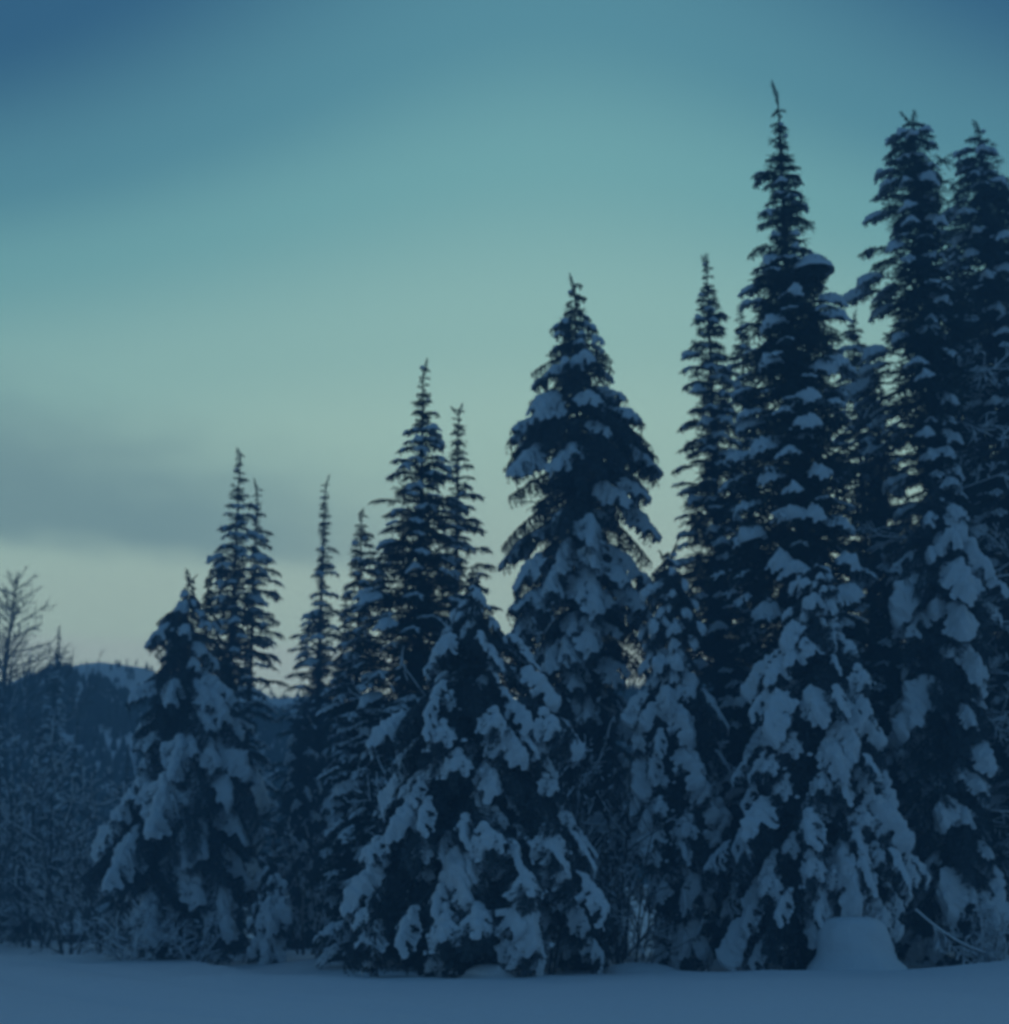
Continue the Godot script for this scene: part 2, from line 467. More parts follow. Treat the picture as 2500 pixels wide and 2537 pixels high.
	{kind = "pine_tree", x = 12.08, z = -34.5, top = 20.46, label = "tall tufted tree at the right edge, leaning boughs cut by the frame", style = "fir", step = 0.42, snow = 0.8, heavy = 0.5, pitch = [-8, 8], trunk = 0.3, seed = 27, leaders = 1, sparse = 0.08, bare = [[14.0, 170, 1.8, 0.1], [13.2, 120, 2.1, -0.1], [12.3, 60, 2.4, 0.0], [11.4, 20, 1.8, 0.1], [10.6, 200, 2.1, -0.1], [9.8, 170, 2.4, 0.0], [8.9, 120, 1.8, 0.1], [8.1, 60, 2.1, -0.1], [7.2, 20, 2.4, 0.0], [6.4, 200, 1.8, 0.1], [5.5, 170, 2.1, -0.1], [4.7, 120, 2.4, 0.0], [3.8, 60, 1.8, 0.1], [3.0, 20, 2.1, -0.1], [2.1, 200, 2.4, 0.0], [1.2, 170, 1.8, 0.1]], wide = 1.15, inner = 1.9,
		spread = [[20.25, 0.15, 0.2], [19.65, 0.68, 0.28], [18.91, 0.77, 0.6], [18.04, 1.05, 0.85], [17.17, 1.25, 0.97], [16.03, 1.1, 1.0], [14.63, 1.07, 1.0], [12.98, 1.2, 0.85], [11.11, 1.22, 0.68]]},
	{kind = "spruce_tree", x = 9.25, z = -31, top = 10.02, label = "drooping spruce with heavy hanging boughs over a dark hollow at right", style = "droop", step = 0.42, snow = 0.5, heavy = 0.3, pitch = [0, 10], trunk = 0.2, seed = 28, leaders = 1, sparse = 0.1, wide = 0.98,
		spread = [[9.91, 0.12, 0.1], [9.49, 0.49, 0.36], [8.91, 0.93, 0.76], [8.22, 1.14, 1.04], [7.42, 1.25, 1.2], [6.4, 1.3, 1.06], [5.41, 1.27, 0.92], [4.53, 1.22, 0.63]]},
	{kind = "spruce_tree", x = -5.59, z = -37, top = 2.25, label = "small hooded sapling wrapped in snow right of the broken old spruce", style = "spruce", step = 0.24, snow = 0.8, heavy = 0.3, pitch = [0, 22], trunk = 0.05, seed = 29, leaders = 1,
		spread = [[2.16, 0.11, 0.13], [1.75, 0.26, 0.31], [1.26, 0.39, 0.49], [0.71, 0.44, 0.61], [0.23, 0.34, 0.53]]},
	{kind = "fir_tree", x = -4.96, z = -46, top = 10.77, label = "low fir tip in the dip between the needle-like spire and the tall pointed fir", style = "fir", step = 0.55, snow = 0.66, heavy = 0.12, pitch = [-10, 5], trunk = 0.12, seed = 30, leaders = 1,
		spread = [[10.6, 0.08, 0.09], [10.02, 0.18, 0.22], [9.02, 0.31, 0.42], [7.37, 0.51, 0.71], [4.49, 0.66, 0.94], [0.64, 0.54, 1.03]]},
	{kind = "spruce_tree", x = -6.3, z = -47, top = 7.35, label = "dark bushy spruce below the needle-like spire", style = "spruce", step = 0.5, snow = 0.57, heavy = 0.06, pitch = [-5, 8], trunk = 0.12, seed = 31, leaders = 1,
		spread = [[7.1, 0.19, 0.22], [6.19, 0.57, 0.67], [4.89, 0.77, 0.87], [2.98, 0.85, 0.93], [0.79, 0.68, 0.99]]},
	{kind = "spruce_tree", x = 9.66, z = -37, top = 14.73, label = "dark spruce filling the gap between the tallest fir and the twin-topped tree", style = "fir", step = 0.55, snow = 0.66, heavy = 0.18, pitch = [-5, 8], trunk = 0.18, seed = 32, leaders = 1, wide = 1.25, inner = 1.9,
		spread = [[14.51, 0.15, 0.12], [13.56, 0.56, 0.48], [11.84, 0.93, 0.63], [9.75, 1.19, 0.62], [7.05, 1.41, 0.56], [3.81, 1.59, 0.46], [0.71, 1.77, 0.24]]},
	{kind = "spruce_tree", x = 2.35, z = -39, top = 10.8, label = "dark spruce behind the frosted shrubs right of the centre", style = "spruce", step = 0.5, snow = 0.61, heavy = 0.06, pitch = [-5, 8], trunk = 0.15, seed = 33, leaders = 1,
		spread = [[10.51, 0.19, 0.19], [9.5, 0.62, 0.64], [8.08, 0.85, 0.89], [5.99, 1.01, 1.12], [3.3, 1.1, 1.13], [0.57, 1.12, 1.06]]},
	{kind = "spruce_tree", x = 9.5, z = -36, top = 5.86, label = "shaded low spruce right of the rounded snow-smothered spruce", style = "spruce", step = 0.45, snow = 0.49, heavy = 0.06, pitch = [0, 8], trunk = 0.12, seed = 34, leaders = 1,
		spread = [[5.67, 0.14, 0.14], [4.98, 0.5, 0.38], [3.73, 0.71, 0.61], [2.51, 0.85, 0.64], [0.72, 0.96, 0.63]]},
	{kind = "spruce_tree", x = 11.59, z = -39, top = 5.31, label = "black shaded spruce deep behind the hollow at right", style = "fir", step = 0.42, snow = 0.08, heavy = 0.0, pitch = [0, 8], trunk = 0.2, seed = 35, leaders = 1,
		spread = [[5.17, 0.22, 0.19], [4.23, 0.9, 0.8], [2.64, 1.35, 1.14], [0.7, 1.55, 1.23]]},
	{kind = "spruce_tree", x = 13.27, z = -40, top = 8.55, label = "dim spruce behind the right edge of the stand", style = "fir", step = 0.5, snow = 0.41, heavy = 0.0, pitch = [0, 8], trunk = 0.2, seed = 36, leaders = 1,
		spread = [[8.26, 0.24, 0.19], [6.83, 0.85, 0.56], [4.73, 1.44, 0.79], [2.68, 1.74, 0.74], [0.69, 1.89, 0.56]]},
	{kind = "fir_tree", x = 9.42, z = -38, top = 16.62, label = "dark fir whose tip fills the notch right of the tallest fir", style = "fir", step = 0.4, snow = 0.7, heavy = 0.2, pitch = [-10, 5], trunk = 0.15, seed = 37, leaders = 1, wide = 1.5, inner = 1.9,
		spread = [[16.47, 0.12, 0.11], [15.4, 0.47, 0.38], [12.87, 0.76, 0.43], [10.7, 1.02, 0.43], [6.54, 1.32, 0.23], [1.33, 1.6, 0.05]]},
	{kind = "fir_tree", x = 12.3, z = -38, top = 19.76, label = "dark fir behind the gap between the twin-topped tree and the tree at the right edge", style = "fir", step = 0.4, snow = 0.6, heavy = 0.2, pitch = [-10, 5], trunk = 0.18, seed = 38, leaders = 1, wide = 1.4, inner = 1.9,
		spread = [[19.6, 0.13, 0.1], [18.18, 0.66, 0.43], [15.1, 1.24, 0.47], [12.14, 1.59, 0.36], [7.9, 1.95, 0.15], [1.33, 2.41, 0.05]]},
	{kind = "fir_tree", x = 14.31, z = -40, top = 18.1, label = "dark fir farthest right, behind the tree at the right edge", style = "fir", step = 0.45, snow = 0.6, heavy = 0.2, pitch = [-10, 5], trunk = 0.18, seed = 39, leaders = 1, wide = 1.4, inner = 1.9,
		spread = [[17.85, 0.17, 0.13], [16.16, 0.77, 0.43], [13.49, 1.28, 0.49], [9.72, 1.73, 0.29], [1.35, 2.4, 0.05]]},
]


# ---------------------------------------------------------------- trees
func spread_at(rows: Array, y: float, column: int) -> float:
	if y >= rows[0][0]:
		return rows[0][column]
	for k in range(1, rows.size()):
		if y >= rows[k][0]:
			return lerpf(rows[k][column], rows[k - 1][column], (y - rows[k][0]) / (rows[k - 1][0] - rows[k][0]))
	return rows[-1][column]


func radius_at(rows: Array, y: float, azimuth: float) -> float:
	# azimuth 0 points right, 90 degrees towards the clearing
	var l := spread_at(rows, y, 1)
	var r := spread_at(rows, y, 2)
	return lerpf(l, r, 0.5 + 0.5 * cos(azimuth))


func add_bough(root: Node3D, style: String, tip_y: float, reach: float, azimuth: float, tilt: float, snowy: bool, heavy: bool, needles: Material, top: float, limbs: Faces) -> void:
	# a long limb carries its spray on the outer end only
	var own := minf(reach, 0.42 + 0.30 * reach) if style != "droop" else minf(reach, 0.5 + 0.75 * reach)
	var b := pick(style, own * 1.15, heavy)
	# tilt turns the whole bough down; its reach and drop follow
	var t := deg_to_rad(tilt)
	var reach0: float = b.reach
	var drop0: float = b.drop
	var reach1 := reach0 * cos(t) - drop0 * sin(t)
	var drop1 := drop0 * cos(t) + reach0 * sin(t)
	var s := clampf(own / maxf(reach1, 0.1), 0.55, 1.6)
	var y := minf(tip_y + drop1 * s, top - 0.03)
	var away := Vector3(cos(azimuth), 0, sin(azimuth)) * maxf(0.0, reach - reach1 * s)
	if away.length() > 0.15:
		limbs.tube(PackedVector3Array([Vector3(0, y + away.length() * 0.18, 0), away * 0.5 + Vector3(0, y + away.length() * 0.13, 0), away + Vector3(0, y, 0)]), 0.028, 0.02, 5)
	var basis := Basis(Vector3.UP, -azimuth) * Basis(Vector3.FORWARD, t) * Basis(Vector3.RIGHT, rng.randf_range(-0.22, 0.22))
	var stretch := Vector3(s, s * rng.randf_range(0.9, 1.2), s * rng.randf_range(0.85, 1.2))
	var o := part("bough_%03d" % root.get_child_count(), b.needles, needles, root, Transform3D(basis.scaled_local(stretch), Vector3(0, y, 0) + away))
	if snowy:
		part("snow_load", b.snow, snow_mat, o)


func make_tree(d: Dictionary) -> Node3D:
	rng.seed = d.seed * 7919
	var rows: Array = d.spread
	var foot := ground_height(d.x, d.z)
	var root := thing(d.kind, d.label, {"fir_tree": "fir tree", "spruce_tree": "spruce tree", "pine_tree": "conifer tree"}[d.kind], Vector3(d.x, foot, d.z), "snow-laden conifers of the stand")
	var top: float = d.top - foot
	var local := []
	for r in rows:
		local.append([r[0] - foot, r[1], r[2]])
	var needles := needle_frosted if d.style != "fir" and d.snow > 0.45 else needle_blue if d.seed % 2 else needle_dark
	# trunk, tapered and a little crooked
	var f := Faces.new()
	var line := PackedVector3Array()
	for k in 15:
		var t := k / 14.0
		line.append(Vector3(0.05 * sin(t * 7.0 + d.seed), lerpf(-0.4, top - 0.05, t), 0.05 * cos(t * 6.0 + d.seed)) * Vector3(1.0 - t, 1, 1.0 - t))
	f.tube(line, d.trunk, 0.012, 9)
	part("trunk", f.mesh(), bark, root)
	var limbs := Faces.new()
	# leaders at the very tip
	for k in d.leaders:
		var l := clampf((top - local[1][0]) * 1.1, 0.3, 0.8) * (1.0 if k == 0 else 0.7)
		var b := pick("fir", l, false)
		var s: float = l / b.length
		var lean := Basis(Vector3.UP, k * 2.4 + d.seed) * Basis(Vector3.FORWARD, -deg_to_rad(88.0 if k == 0 else 66.0))
		part("leader_%03d" % k, b.needles, needles, root, Transform3D(lean.scaled_local(Vector3(s, s * 0.45, s * 0.45)), Vector3(0, top - l * 0.75, 0)))
	# boughs, from the tip down
	var sparse: float = d.get("sparse", 0.0)
	var y: float = local[0][0]
	var turn := rng.randf() * TAU
	var h: float = top
	var lowest := minf(local[-1][0], 0.0)
	var count := 0
	while y > lowest and count < 294:
		var r := 0.5 * (spread_at(local, y, 1) + spread_at(local, y, 2))
		var step: float = d.step * clampf(0.50 + 0.46 * r, 0.50, 1.0) if d.style == "fir" else d.step * clampf(0.45 + 0.45 * r, 0.4, 1.0)
		var n := clampi(int(2.6 + 3.3 * sqrt(r) + 2.0 * r), 3, 12)
		turn += 2.39996
		var t := clampf((h - y) / h, 0, 1)
		var tier := rng.randf_range(0.86, 1.14) if rng.randf() < 0.88 else rng.randf_range(0.55, 0.75)
		for k in n:
			var a := turn + TAU * k / n + rng.randf_range(-0.28, 0.28)
			var back := sin(a) < -0.35
			if back and rng.randf() < 0.55:
				continue
			if rng.randf() < sparse:
				continue
			var reach := radius_at(local, y, a) * (rng.randf_range(0.76, 1.04) if rng.randf() < 0.85 else rng.randf_range(0.45, 1.12))
			reach = maxf(reach * (0.95 if d.style == "fir" else 1.0) * d.get("wide", 1.0) * tier, 0.08)
			var tilt := lerpf(d.pitch[0], d.pitch[1], pow(t, 0.6)) + rng.randf_range(-7, 7)
			var ty := y + rng.randf_range(-0.5, 0.5) * step * (0.45 if d.style == "fir" else 1.0)
			var small := reach < 0.28
			add_bough(root, d.style, ty, reach, a, tilt, rng.randf() < d.snow * (0.45 if small else 1.0), rng.randf() < d.heavy, needles, top, limbs)
			count += 1
		y -= step
	# boughs that carry a thick dome of snow towards the clearing
	for c in d.get("caps", []):
		add_bough(root, "cap", c[0] - foot, c[1], deg_to_rad(c[2]), -4.0, true, true, needles, top, limbs)
	# dead wood: thin bare branches lined with snow
	for c in d.get("bare", []):
		var a := deg_to_rad(c[1])
		bare_limb(root, Vector3(0, c[0] - foot, 0), Vector3(cos(a), c[3], sin(a)).normalized(), c[2], 0.026, 0.8, 0.0)
	if d.has("broom"):
		make_broom(root, Vector3(d.broom[0], d.broom[1] - foot, d.broom[2]), d.broom[3], needles)
	if limbs.v.size():
		part("limbs", limbs.mesh(), bark, root).set_meta("kind", "stuff")
	# needled twigs in the shade near the trunk
	var inside: Array[Transform3D] = []
	var yy := lowest
	while yy < local[0][0] - 0.5:
		var r := 0.5 * (spread_at(local, yy, 1) + spread_at(local, yy, 2))
		for k in int((2 + 7.0 * r * (1.0 - sparse)) * d.get("inner", 1.0)):
			var a := rng.randf() * TAU
			var rr := r * rng.randf_range(0.08, 0.58 if d.get("inner", 1.0) < 1.1 else 0.75)
			var s := rng.randf_range(0.7, 1.2) * clampf(r * 0.85, 0.42, 1.0)
			var q := Basis(Vector3.UP, rng.randf() * TAU).scaled(Vector3(s, s * 0.8, s))
			inside.append(Transform3D(q, Vector3(rr * cos(a), yy + rng.randf() * 0.3 + rr * 0.15, rr * sin(a)) - q * Vector3(0.6, 0, 0)))
		yy += 0.3
	if inside.size():
		many("inner_foliage", tufts[d.seed % 3], needles, root, inside)
	return root


func make_broom(root: Node3D, at: Vector3, r: float, needles: Material) -> void:
	# a ball of crowded twigs with a cap of snow
	var f := Faces.new()
	var straight := Bend.new(1.0, 0, 0)
	for k in 230:
		var d := Vector3(rng.randf_range(-1, 1), rng.randf_range(-1, 0.8), rng.randf_range(-1, 1)).normalized()
		var a := Vector3(0.5, 0, 0) + d * r * 0.25
		leafy(f, PackedVector3Array([a, a + d * r * 0.35, a + d * r * rng.randf_range(0.55, 0.78) + Vector3.DOWN * 0.04]), 0.06, straight, 0.4)
	for k in 9:
		var d := Vector3(rng.randf_range(-1, 1), rng.randf_range(-1, 0.8), rng.randf_range(-1, 1)).normalized() * r * 0.7
		f.tube(PackedVector3Array([Vector3(0.5, 0, 0), Vector3(0.5, 0, 0) + d * 0.5, Vector3(0.5, 0, 0) + d]), 0.02, 0.005, 5)
	var o := part("twig_ball", f.mesh(), needles, root, Transform3D(Basis(), at - Vector3(0.5, 0, 0)))
	part("snow_cap", blob(r * 0.82, r * 0.75, r * 0.8, 1.0, 3.0), snow_mat, o, Transform3D(Basis(), Vector3(0.5, r * 0.12, 0)))
	var limb := Faces.new()
	limb.tube(PackedVector3Array([Vector3(0, at.y - 0.5, 0), at * Vector3(0.5, 1, 0.5) + Vector3.DOWN * 0.35, at]), 0.05, 0.03, 6)
	part("branch", limb.mesh(), bark, root)


# ---------------------------------------------------------------- bare wood: shrubs and the larch
func branch_system(f: Faces, snow: Faces, from: Vector3, dir: Vector3, l: float, r: float, level: int, lift: float, curl: float, laden: float, frost := 0.012) -> void:
	var segments := 5 if level else 3
	var pts := PackedVector3Array([from])
	var at := from
	var d := dir
	for k in segments:
		d = (d + Vector3(rng.randf_range(-1, 1), rng.randf_range(-1, 1), rng.randf_range(-1, 1)) * curl + Vector3.UP * lift).normalized()
		at += d * l / segments
		pts.append(at)
	f.tube(pts, r, r * 0.5, 5 if level > 1 else 3)
	if rng.randf() < laden:
		var s := r * 0.6 + frost * rng.randf_range(0.6, 1.4)
		snow.tube(pts, s, s * 0.7, 4, r * 0.5 + s * 0.4, 0.9)
	if level <= 0:
		return
	for k in range(1, segments + 1):
		for q in 2:
			if rng.randf() < 0.32:
				continue
			var side := d.cross(Vector3(rng.randf_range(-1, 1), rng.randf_range(-0.4, 1), rng.randf_range(-1, 1))).normalized()
			var dd := (d * 0.75 + side * 0.8).normalized()
			branch_system(f, snow, pts[k].lerp(pts[k - 1], rng.randf() * 0.8), dd, l * rng.randf_range(0.3, 0.5) * (1.15 - 0.1 * k), maxf(r * 0.5, 0.004), level - 1, lift, curl, laden, frost)


func make_shrub_library() -> void:
	# two low bushes about 1.2 m high, then three small trees about 6 m high
	for k in 5:
		var f := Faces.new()
		var snow := Faces.new()
		var tall := k >= 2
		var stems := 5 if tall else 9
		for q in stems:
			var a := TAU * q / stems + rng.randf_range(-0.3, 0.3)
			var out := rng.randf_range(0.1, 0.45) if tall else rng.randf_range(0.15, 0.8)
			var dir := Vector3(cos(a) * out, 1.0, sin(a) * out).normalized()
			if tall:
				branch_system(f, snow, Vector3(0.2 * cos(a), -0.1, 0.2 * sin(a)), dir, rng.randf_range(3.6, 5.0), 0.035, 3, 0.02, 0.11, 0.17, 0.016)
			else:
				branch_system(f, snow, Vector3(0.1 * cos(a), -0.05, 0.1 * sin(a)), dir, rng.randf_range(0.75, 1.15), 0.010, 2, -0.03, 0.16, 0.5, 0.012)
		shrubs.append([f.mesh(), snow.mesh()])


func shrub(x: float, z: float, height: float, width: float, turn: float, which: int, label: String, lift := 0.0) -> void:
	var o := thing("frosted_shrub", label, "shrub", Vector3(x, ground_height(x, z) - 0.05 + lift, z), "leafless shrubs lined with snow")
	var place := Transform3D(Basis(Vector3.UP, turn).scaled(Vector3(width, height, width)), Vector3.ZERO)
	part("stems", shrubs[which][0], bark_grey, o, place)
	part("snow_lining", shrubs[which][1], snow_mat, o, place).set_meta("kind", "stuff")


func bare_limb(parent: Node3D, from: Vector3, dir: Vector3, l: float, r: float, laden: float, lift := 0.0) -> void:
	var f := Faces.new()
	var s := Faces.new()
	branch_system(f, s, from, dir, l, r, 2, lift, 0.06, laden, 0.014)
	var o := part("bare_branch_%03d" % parent.get_child_count(), f.mesh(), bark_grey, parent)
	if s.v.size():
		part("snow_lining", s.mesh(), snow_mat, o).set_meta("kind", "stuff")


# ---------------------------------------------------------------- ground
func ground_height(x: float, z: float) -> float:
	var d := -z
	var y := 0.10 * smoothstep(0.0, 5.0, x) * smoothstep(40, 26, d)
	y += 0.34 * smoothstep(6.2, 10.5, x) * smoothstep(34.0, 27.0, d) * smoothstep(14.0, 27.0, d)      # bank rising at the right
	y -= 0.45 * smoothstep(13.0, 4.0, d)                                                             # hollow where the photographer stands
	var line := 27.4 - 0.5 * smoothstep(2.0, 6.0, x) + 14.0 * smoothstep(-3.0, -10.0, x)
	y -= 0.16 * smoothstep(line - 0.3, line + 1.2, d) * smoothstep(line + 9.0, line + 3.0, d)          # wind hollow along the trees
	y += 0.07 * rough.get_noise_2d(x * 1.3, z * 1.3) + 0.035 * rough.get_noise_2d(x * 5.0 + 40.0, z * 4.0)
	# two old softened ski tracks crossing at the left
	for o in [0.0, 1.5]:
		var c: float = x + 4.6 + (d - 24.0) * 0.55 + o * 1.6 + 0.25 * sin(d * 0.35)
		y -= 0.11 * exp(-c * c / 0.14) * smoothstep(2.5, -3.5, x)
	y += smoothstep(70.0, 400.0, d) * 6.0
	return y


func make_ground() -> void:
	var f := Faces.new()
	var xs := PackedFloat32Array()
	var zs := PackedFloat32Array()
	for k in range(-8, 0):
		xs.append(-18.0 - 2500.0 * pow(-k / 8.0, 3.0) - 3.0)
	for k in 181:
		xs.append(-18.0 + 0.2 * k)
	for k in range(1, 9):
		xs.append(18.0 + 3.0 + 2500.0 * pow(k / 8.0, 3.0))
	for k in 7:
		zs.append(60.0 - 10.0 * k)
	for k in range(1, 241):
		zs.append(-0.2 * k)
	for k in range(1, 26):
		zs.append(-48.0 - 2.0 * k - 2400.0 * pow(k / 25.0, 4.0))
	for i in xs.size():
		for k in zs.size():
			f.v.append(Vector3(xs[i], ground_height(xs[i], zs[k]), zs[k]))
	var n := zs.size()
	for i in xs.size() - 1:
		for k in n - 1:
			var a := i * n + k
			f.i.append_array(PackedInt32Array([a, a + 1, a + n, a + n, a + 1, a + n + 1]))
	f.smooth()
	structure("snow_ground", f.mesh(), ground_mat, "smooth blue snow of the clearing rising to a low bank at right")


func blob(rx: float, h: float, rz: float, flat: float, seed_at: float) -> ArrayMesh:
	# a rounded heap of snow with steep sides; flat widens its top
	var f := Faces.new()
	var rings := 18
	var round := 36
	for a in rings + 1:
		var t := float(a) / rings
		for b in round:
			var w := TAU * b / round
			var wob := 1.0 + 0.14 * rough.get_noise_3d(cos(w) * 14.0 + seed_at, t * 16.0, sin(w) * 14.0)
			var r := pow(sin(t * PI / 2), flat) * wob
			var y := h * pow(cos(t * PI / 2), 0.75)
			var skirt := 1.0 + 0.5 * pow(maxf(0, (t - 0.8) / 0.2), 2.0)
			f.v.append(Vector3(rx * r * cos(w) * skirt, y - (0.12 if a == rings else 0.0), rz * r * sin(w) * skirt))
	for a in rings:
		for b in round:
			var c := a * round + b
			var e := a * round + (b + 1) % round
			f.i.append_array(PackedInt32Array([c, c + round, e, e, c + round, e + round]))
	f.smooth()
	return f.mesh()


# ---------------------------------------------------------------- hills far behind
func ridge_height(x: float, z: float) -> float:
	var az := rad_to_deg(atan2(x, -z))
	var d := Vector2(x, z).length()
	# wooded shoulder, then the open snowy ridge behind it
	var crest := 7.75 - 0.30 * clampf(az + 16.3, 0.0, 2.5) - 0.08 * clampf(az + 13.8, 0.0, 6.0) + 0.1 * clampf(az + 4, 0.0, 30.0)
	crest -= 0.5 * clampf(-16.6 - az, 0.0, 1.6)
	crest += 0.3 * rough.get_noise_1d(az * 6.0)
	var near := tan(deg_to_rad(crest)) * 800.0 * smoothstep(250.0, 800.0, d) * smoothstep(1250.0, 800.0, d)
	var snowy := 8.95 + 0.06 * sin(az * 1.7) - 0.15 * clampf(az + 16.0, 0.0, 9.0) - 0.35 * clampf(-15.0 - az, 0.0, 4.0) + 0.3 * rough.get_noise_1d(az * 9.0 + 70.0)
	var far := tan(deg_to_rad(snowy)) * 1300.0 * smoothstep(820.0, 1300.0, d) * smoothstep(2100.0, 1300.0, d)
	return maxf(near, far) + 5.0 * rough.get_noise_2d(x * 0.12, z * 0.12) * smoothstep(250.0, 500.0, d)


func make_hills() -> void:
	var f := Faces.new()
	var na := 150
	var nd := 60
	for a in na + 1:
		var az := deg_to_rad(lerpf(-60.0, 60.0, float(a) / na))
		for b in nd + 1:
			var d := lerpf(110.0, 2100.0, float(b) / nd)
			var p := Vector3(d * sin(az), 0, -d * cos(az))
			p.y = ridge_height(p.x, p.z) - 3.0 + 7.0 * smoothstep(110.0, 200.0, d)
			f.v.append(p)
	for a in na:
		for b in nd:
			var c := a * (nd + 1) + b
			f.i.append_array(PackedInt32Array([c, c + 1, c + nd + 1, c + 1, c + nd + 2, c + nd + 1]))
	f.smooth()
	structure("hills", f.mesh(), ground_mat, "snowy ridge and wooded shoulder far behind the trees")
	# the wood on them reads as one mass
	rng.seed = 404
	var t := Faces.new()
	for tier in 4:
		var y0 := 0.08 + 0.22 * tier
		var r := 0.2 - 0.045 * tier
		for k in 7:
			var w := TAU * k / 7.0
			var w2 := TAU * (k + 1) / 7.0
			var rr := r * (1.0 if k % 2 else 0.75)
			t.tri(Vector3(0, y0 + 0.34, 0), Vector3(rr * cos(w2), y0, rr * sin(w2)), Vector3(rr * cos(w), y0, rr * sin(w)))
	var wood := t.mesh()
	var places: Array[Transform3D] = []
	for k in 36000:
		var az := deg_to_rad(rng.randf_range(-34.0, 30.0))
		var d := rng.randf_range(300.0, 1330.0)
		var p := Vector3(d * sin(az), 0, -d * cos(az))
		var keep := rough.get_noise_2d(p.x * 0.5 + 300.0, p.z * 0.5) 
		if d > 840.0:
			if keep < 0.22 or rng.randf() < 0.35:
				continue
		elif keep > 0.24:
			continue
		p.y = ridge_height(p.x, p.z) + 3.5
		var s := rng.randf_range(4.0, 7.5)
		places.append(Transform3D(Basis(Vector3.UP, rng.randf() * TAU).scaled(Vector3(s * 1.5, s, s * 1.5)), p))
	var o := many("distant_forest", wood, forest_mat, self, places)
	tag(o, "dark mass of conifers covering the far hillside at left", "forest")


func make_far_tree(x: float, z: float, h: float, label: String, wide: float) -> void:
	# a conifer too far off to pick its boughs apart
	rng.seed = int(absf(x * 131.0 + z * 17.0))
	var y0 := ground_height(x, z)
	var o := thing("distant_conifer", label, "fir tree", Vector3(x, y0, z), "conifers far behind the clearing")
	var f := Faces.new()
	f.tube(PackedVector3Array([Vector3(0, -0.3, 0), Vector3(0, h * 0.5, 0), Vector3(0, h, 0)]), h * 0.015, 0.02, 6)
	part("trunk", f.mesh(), bark, o)
	var b := pick("fir", 1.6, false)
	var list: Array[Transform3D] = []
	for k in int(h * (16.0 if wide > 1.0 else 26.0)):
		var t := pow(rng.randf(), 0.62 if wide > 1.0 else 0.95)
		var reach := (0.12 + 0.14 * h * t * wide) * rng.randf_range(0.6, 1.1)
		var s: float = reach / b.reach
		list.append(Transform3D(Basis(Vector3.UP, rng.randf() * TAU).scaled(Vector3(s, s, s)), Vector3(0, h * (1.0 - 0.96 * t) + reach * 0.25, 0)))
	many("crown", b.needles, needle_dark, o, list)
	many("snow_cover", b.snow, snow_mat, o, list.slice(0, int(list.size() * 0.7)))


# ---------------------------------------------------------------- materials, sky, camera
func snow_material(scale: float, tint: Color) -> StandardMaterial3D:
	var m := StandardMaterial3D.new()
	m.albedo_color = tint
	m.roughness = 0.9
	m.metallic_specular = 0.2
	var n := FastNoiseLite.new()
	n.seed = 5
	n.frequency = 0.02
	n.fractal_octaves = 5
	var t := NoiseTexture2D.new()
	t.width = 512
	t.height = 512
	t.seamless = true
	t.noise = n
	m.heightmap_enabled = true
	m.heightmap_texture = t
	m.heightmap_scale = 2.0
	m.uv1_triplanar = true
	m.uv1_world_triplanar = true
	m.uv1_scale = Vector3.ONE * scale
	return m


func tinted(c: Color, spread: float, scale: float, rough_value: float) -> StandardMaterial3D:
	var m := StandardMaterial3D.new()
	var n := FastNoiseLite.new()
	n.seed = 9
	n.frequency = 0.03
	n.fractal_octaves = 4
	var ramp := Gradient.new()
	ramp.set_color(0, (c * (1.0 - spread)).linear_to_srgb())
	ramp.set_color(1, (c * (1.0 + spread)).linear_to_srgb())
	var t := NoiseTexture2D.new()
	t.width = 256
	t.height = 256
	t.seamless = true
	t.noise = n
	t.color_ramp = ramp
	m.albedo_texture = t
	m.uv1_triplanar = true
	m.uv1_world_triplanar = true
	m.uv1_scale = Vector3.ONE * scale
	m.roughness = rough_value
	m.metallic_specular = 0.25
	return m


func make_materials() -> void:
	snow_mat = snow_material(0.9, Color(0.86, 0.875, 0.89).linear_to_srgb())
	ground_mat = snow_material(0.35, Color(0.86, 0.875, 0.89).linear_to_srgb())
	needle_dark = tinted(Color(0.040, 0.060, 0.050), 0.45, 0.7, 0.75)
	needle_blue = tinted(Color(0.055, 0.080, 0.078), 0.5, 0.7, 0.75)
	needle_frosted = tinted(Color(0.125, 0.155, 0.165), 0.75, 1.3, 0.85)       # needles dusted with frost
	bark = tinted(Color(0.075, 0.062, 0.052), 0.5, 1.6, 0.95)
	bark_grey = tinted(Color(0.085, 0.080, 0.075), 0.4, 2.0, 0.95)
	forest_mat = tinted(Color(0.13, 0.16, 0.18), 0.5, 0.02, 0.9)


